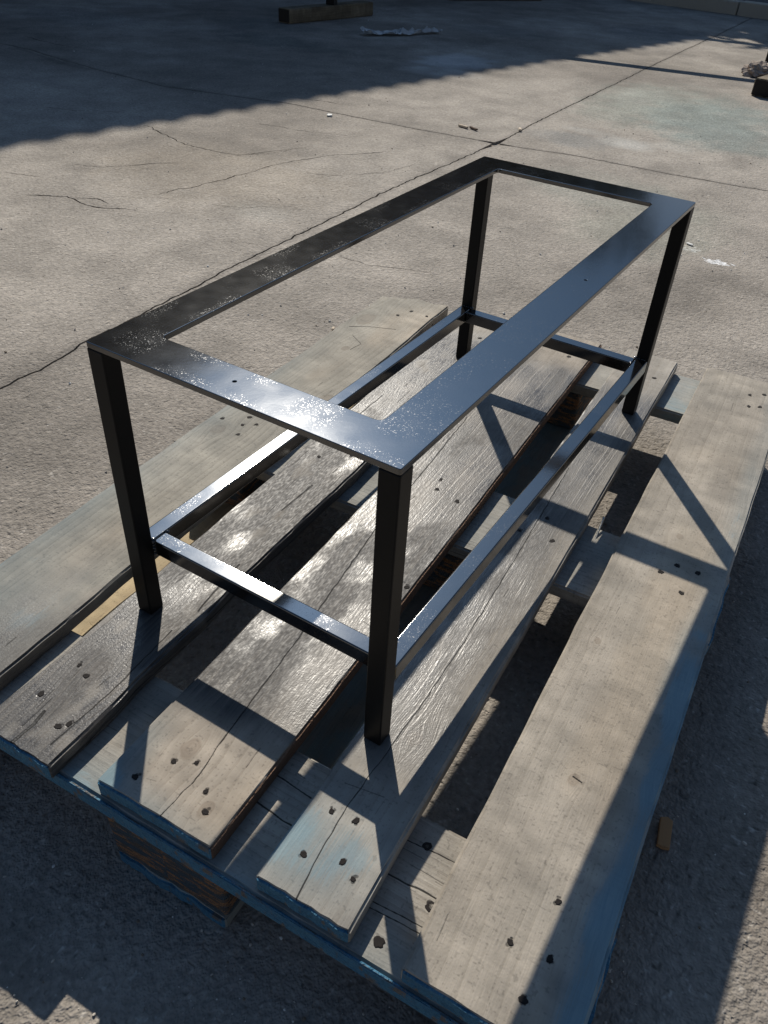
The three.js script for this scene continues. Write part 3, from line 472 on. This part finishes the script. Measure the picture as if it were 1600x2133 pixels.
function steelFrame(name, label, o, pos, turn) {
  const f = thing(name, label, 'steel frame', pos, turn);
  const { L, W, H, hs, bar, th, t } = o;   // x across (W), -z along (L)
  const s = new THREE.Shape(), R = 0.0025, hole = new THREE.Path();
  s.moveTo(R, 0); s.lineTo(W - R, 0); s.absarc(W - R, R, R, -Math.PI / 2, 0); s.lineTo(W, L - R); s.absarc(W - R, L - R, R, 0, Math.PI / 2); s.lineTo(R, L); s.absarc(R, L - R, R, Math.PI / 2, Math.PI); s.lineTo(0, R); s.absarc(R, R, R, Math.PI, Math.PI * 1.5);
  hole.moveTo(bar + 0.004, bar); hole.lineTo(bar, bar + 0.004); hole.lineTo(bar, L - bar - 0.002); hole.lineTo(bar + 0.002, L - bar); hole.lineTo(W - bar - 0.004, L - bar); hole.lineTo(W - bar, L - bar - 0.004); hole.lineTo(W - bar, bar + 0.008); hole.quadraticCurveTo(W - bar, bar, W - bar - 0.008, bar); hole.lineTo(bar + 0.004, bar);
  s.holes.push(hole);
  for (const [hx, hz, hr] of o.holes ?? []) { const h = new THREE.Path(); h.absellipse(hx, hz, hr, hr, 0, Math.PI * 2, true); s.holes.push(h); }
  const bv = 0.0009, top = new THREE.ExtrudeGeometry(s, { depth: th - 2 * bv, bevelEnabled: true, bevelSize: bv, bevelThickness: bv, bevelOffset: -bv, bevelSegments: 3, curveSegments: 8 });
  top.rotateX(-Math.PI / 2).translate(0, H - th + bv, 0);
  mesh('top_frame', metricUV(top), blackPaint, f);
  const legH = H - th - 0.0003, q = t / 2;
  for (const [x, z] of [[q, -q], [W - q, -q], [q, -L + q], [W - q, -L + q]]) { const d = o.drop && !(x === q && z === -q) ? o.drop - 0.001 : 0; mesh('leg', rbox(t, legH + d, t, 0.0018, x, (legH - d) / 2, z), satinPaint, f); }
  const yb = hs - t / 2, e = 0.0004;
  for (const x of [q, W - q]) mesh('stretcher', rbox(t - 2 * e, t, L - 2 * t, 0.0018, x, yb, -L / 2), blackPaint, f);
  for (const z of [-t * 1.5, -L + t * 1.5]) mesh('stretcher', rbox(W - 2 * t, t - 2 * e, t - 2 * e, 0.0018, W / 2, yb - 0.0002, z), blackPaint, f);
  if (o.welds) for (const [sx, sz] of [[0, 0], [1, 0], [0, 1], [1, 1]]) {
    const X = (v) => (sx ? W - v : v), Z = (v) => -(sz ? L - v : v), b = [];
    for (let k = 0; k < 5; k++) b.push(blob(0.0026, X(t + 0.0005), hs - 0.002 - k * 0.0042, Z(t + 0.0005), 1, 0.8, 1, k + sx * 5 + sz * 9));
    for (let k = 0; k < 4; k++) b.push(blob(0.0022, X(t * (0.3 + 0.2 * k)), hs + 0.0002, Z(t), 1, 0.6, 1, k + 3));
    b.push(blob(0.0032, X(t), hs + 0.0005, Z(t * 1.05), 1, 0.7, 1, 40 + sx), blob(0.003, X(t + 0.001), hs - 0.001, Z(2 * t + 0.001), 1, 0.7, 1, 50 + sz));
    mesh('weld_bead', mergeGeometries(b), weldMat, f);
  }
  return f;
}
steelFrame('steel_frame', 'glossy black rectangular steel table frame standing on the pallet boards', { L: 0.8075, W: 0.3387, H: 0.3467, hs: 0.102, bar: 0.0482, th: 0.006, t: 0.0204, welds: true, holes: [[0.316, 0.435, 0.0016], [0.155, 0.026, 0.0014]] }, [0, lift + 0.0003, 0], 0);

// ───────────────────────── things further back in the yard ─────────────────────────
const big = steelFrame('low_steel_frame', 'large low dark steel frame resting its legs on timbers at the back of the yard', { L: 1.55, W: 2.95, H: 0.335, hs: 0.33, bar: 0.1, th: 0.012, t: 0.06, drop: 0.083 }, [-3.22, 0.084, -4.87], 0.18);
// the frame's stretchers lie against its top: nothing of them shows
for (const c of [...big.children]) if (c.name === 'stretcher') big.remove(c);

const timberMat = woodMaterial({ L: 0.9, W: 0.1, seed: 23, light: [0.17, 0.135, 0.085], dark: [0.08, 0.06, 0.04], warmth: 0.1, ring: 0.012, saw: 0.1, bump: 0.003 });
const timberEnd = new THREE.MeshStandardMaterial({ color: new THREE.Color().setRGB(0.05, 0.036, 0.024), roughness: 0.95, bumpMap: bumpTile, bumpScale: 0.006 });
function timber(label, x, z, turn, L, W, T, ends) {
  const m = mesh('timber', boardShape(W, T, L, { seed: Math.round(10 * Math.abs(x)) + 3, chamfer: 0.006, wander: 0.004 }), [timberMat, timberMat, timberMat, timberMat, ends ?? timberEnd, timberEnd]);
  m.position.set(x, T / 2 + 0.001, z); m.rotation.y = turn; tag(m, label, 'timber', 'timbers lying at the back of the yard'); return m;
}
timber('thick brown timber lying in the shade left of the crumpled plastic', -3.205, -4.87, 0.17 * -1, 0.82, 0.11, 0.083);
timber('short black timber at the right edge in the sun', -0.14, -4.95, 0.17 * -1, 0.8, 0.115, 0.083, new THREE.MeshStandardMaterial({ color: new THREE.Color().setRGB(0.02, 0.018, 0.016), roughness: 0.9 }));
timber('dark timber far back in the shade near the kerb', -2.95, -6.95, -0.62, 0.9, 0.12, 0.06);

// crumpled strip of clear plastic
{
  const nx = 90, ny = 16, g = new THREE.PlaneGeometry(1, 1, nx, ny), p = g.attributes.position;
  for (let i = 0; i < p.count; i++) {
    const a = p.getX(i) + 0.5, b = p.getY(i) + 0.5, pinch = 0.35 + 0.65 * Math.abs(Math.sin(a * 3.0 + 0.9)) * (0.8 + 0.4 * vn(a * 9, 4));
    const w = 0.11 * pinch, fold = fbm(a * 13 + 3, b * 4 + 8, 3), crease = Math.abs(vn(a * 17, b * 5 + 30) - 0.5) * 2;
    p.setXYZ(i, (a - 0.5) * 0.56 + 0.02 * (fold - 0.5), 0.004 + 0.034 * (0.25 + 0.75 * Math.abs(Math.sin(b * 5 + a * 9))) * Math.pow(fold, 1.4) * (1.4 - crease) + 0.03 * sstep(0.15, 0, a) * fold, (b - 0.5) * w + 0.05 * (vn(a * 5 + 9, 2) - 0.5) + 0.02 * (crease - 0.5));
  }
  g.computeVertexNormals();
  const back = g.clone(); back.translate(0, -0.0006, 0);
  const m = mesh('plastic_strip', mergeGeometries([toCreasedNormals(g, 0.35), toCreasedNormals(back, 0.35)]), new THREE.MeshPhysicalMaterial({ color: new THREE.Color().setRGB(0.6, 0.62, 0.63), roughness: 0.3, transmission: 0.35, thickness: 0, side: THREE.DoubleSide }));
  m.position.set(-2.5, 0.004, -4.72); m.rotation.y = Math.PI * 0.5 - 0.52; tag(m, 'crumpled strip of pale plastic lying on the shaded concrete', 'plastic');
}
// crumpled paper rag
{
  const g = new THREE.IcosahedronGeometry(0.07, 14), p = g.attributes.position;
  for (let i = 0; i < p.count; i++) {
    const v = new THREE.Vector3().fromBufferAttribute(p, i).normalize(), n1 = Math.abs(vn(v.x * 3 + 20, v.y * 3 + v.z * 2.1 + 20) - 0.5) * 2, n2 = Math.abs(vn(v.z * 6 + 50, v.y * 6 + v.x * 4 + 10) - 0.5) * 2;
    const k = 0.062 * (0.70 + 0.5 * n1 + 0.16 * n2); p.setXYZ(i, v.x * k * 1.55, Math.max(-0.028, v.y * k * 1.0), v.z * k * 1.15);
  }
  const h = toCreasedNormals(mergeVertices(g, 1e-5), 0.4);
  const m = mesh('crumpled_paper', h, new THREE.MeshStandardMaterial({ color: new THREE.Color().setRGB(0.42, 0.345, 0.285), roughness: 0.85, side: THREE.DoubleSide })); m.position.set(-0.36, 0.024, -5.17); m.scale.setScalar(0.82); m.rotation.y = 0.5;
  tag(m, 'crumpled beige paper rag on sunlit concrete near the right edge', 'paper');
}
// chip of wood on the ground right of the pallet
{
  const m = mesh('wood_chip', metricUV(boardShape(0.014, 0.006, 0.036, { seed: 61, nz: 14, chamfer: 0.0008, endRag: 0.003, wander: 0.001 })), new THREE.MeshStandardMaterial({ color: new THREE.Color().setRGB(0.50, 0.27, 0.12), roughness: 0.8, bumpMap: skidMat.bumpMap, bumpScale: 0.0015 }));
  m.position.set(0.620, 0.004, -0.172); m.rotation.set(0.05, 0.2, 0.04); tag(m, 'small reddish wood chip on the shaded ground right of the pallet', 'wood chip');
}
{
  const stick = new THREE.MeshStandardMaterial({ color: new THREE.Color().setRGB(0.62, 0.52, 0.40), roughness: 0.9 }), brown = new THREE.MeshStandardMaterial({ color: new THREE.Color().setRGB(0.16, 0.11, 0.08), roughness: 0.9 }), white = new THREE.MeshStandardMaterial({ color: new THREE.Color().setRGB(0.78, 0.78, 0.75), roughness: 0.8 });
  const sliver = (name, m, w, h, l, x, z, turn, label, cat) => { const o = mesh(name, boardShape(w, h, l, { seed: Math.round(Math.abs(x * 100)), nz: 12, chamfer: w * 0.15, endRag: 0.004, wander: 0.002 }), [m, m, m, m, m, m]); o.position.set(x, h / 2 + 0.002, z); o.rotation.y = turn; return tag(o, label, cat); };
  sliver('wood_splinter', stick, 0.012, 0.008, 0.05, -1.07, -2.865, 1.35, 'pale wood splinter on sunlit concrete left of the joint crossing', 'splinter');
  sliver('wood_splinter', brown, 0.010, 0.007, 0.048, -1.022, -2.866, -2.0, 'dark brown twig beside the pale splinter near the joint crossing', 'twig');
  sliver('wood_splinter', stick, 0.012, 0.008, 0.035, -0.866, -2.99, 0.5, 'pale splinter lying in the concrete joint beyond the frame', 'splinter');
  sliver('paper_scrap', white, 0.028, 0.003, 0.04, -1.592, -2.628, 0.6, 'white paper scrap just below the long crack on the left', 'scrap');
  sliver('plastic_scrap', white, 0.008, 0.003, 0.022, 0.107, -2.105, 1.2, 'tiny white plastic chip on concrete beside the rear right leg', 'scrap');
  sliver('wood_splinter', stick, 0.006, 0.005, 0.012, -0.408, -0.979, 0.4, 'tiny pale crumb of wood left of the broken board end', 'splinter');
}
// grit scattered over the yard
{
  const r = rng(90), g = new THREE.DodecahedronGeometry(1, 0), N = 2600, m = new THREE.InstancedMesh(g, new THREE.MeshStandardMaterial({ color: 0xffffff, roughness: 0.9 }), N), q = new THREE.Object3D(), c = new THREE.Color();
  m.name = 'grit'; m.castShadow = m.receiveShadow = true;
  for (let i = 0; i < N; i++) {
    const d = 0.3 + 7 * Math.pow(r(), 1.6), a = -0.55 + (r() - 0.5) * 1.5, x = 0.57 + Math.sin(a) * d, z = 0.5 - Math.cos(a) * d, s = (0.0007 + 0.0018 * Math.pow(r(), 4)) * Math.min(1, 0.5 + d * 0.3);
    q.position.set(x, s * 0.4, z); q.rotation.set(r() * 6, r() * 6, r() * 6); q.scale.set(s * (0.8 + r()), s * (0.6 + 0.6 * r()), s * (0.8 + r())); q.updateMatrix(); m.setMatrixAt(i, q.matrix);
    const k = r(); m.setColorAt(i, k < 0.5 ? c.setRGB(0.55, 0.5, 0.43) : k < 0.8 ? c.setRGB(0.2, 0.16, 0.12) : c.setRGB(0.75, 0.74, 0.7));
  }
  m.userData.kind = 'stuff'; m.userData.label = 'fine grit and crumbs scattered over the concrete'; m.userData.category = 'grit'; scene.add(m);
}

renderer.render(scene, camera);
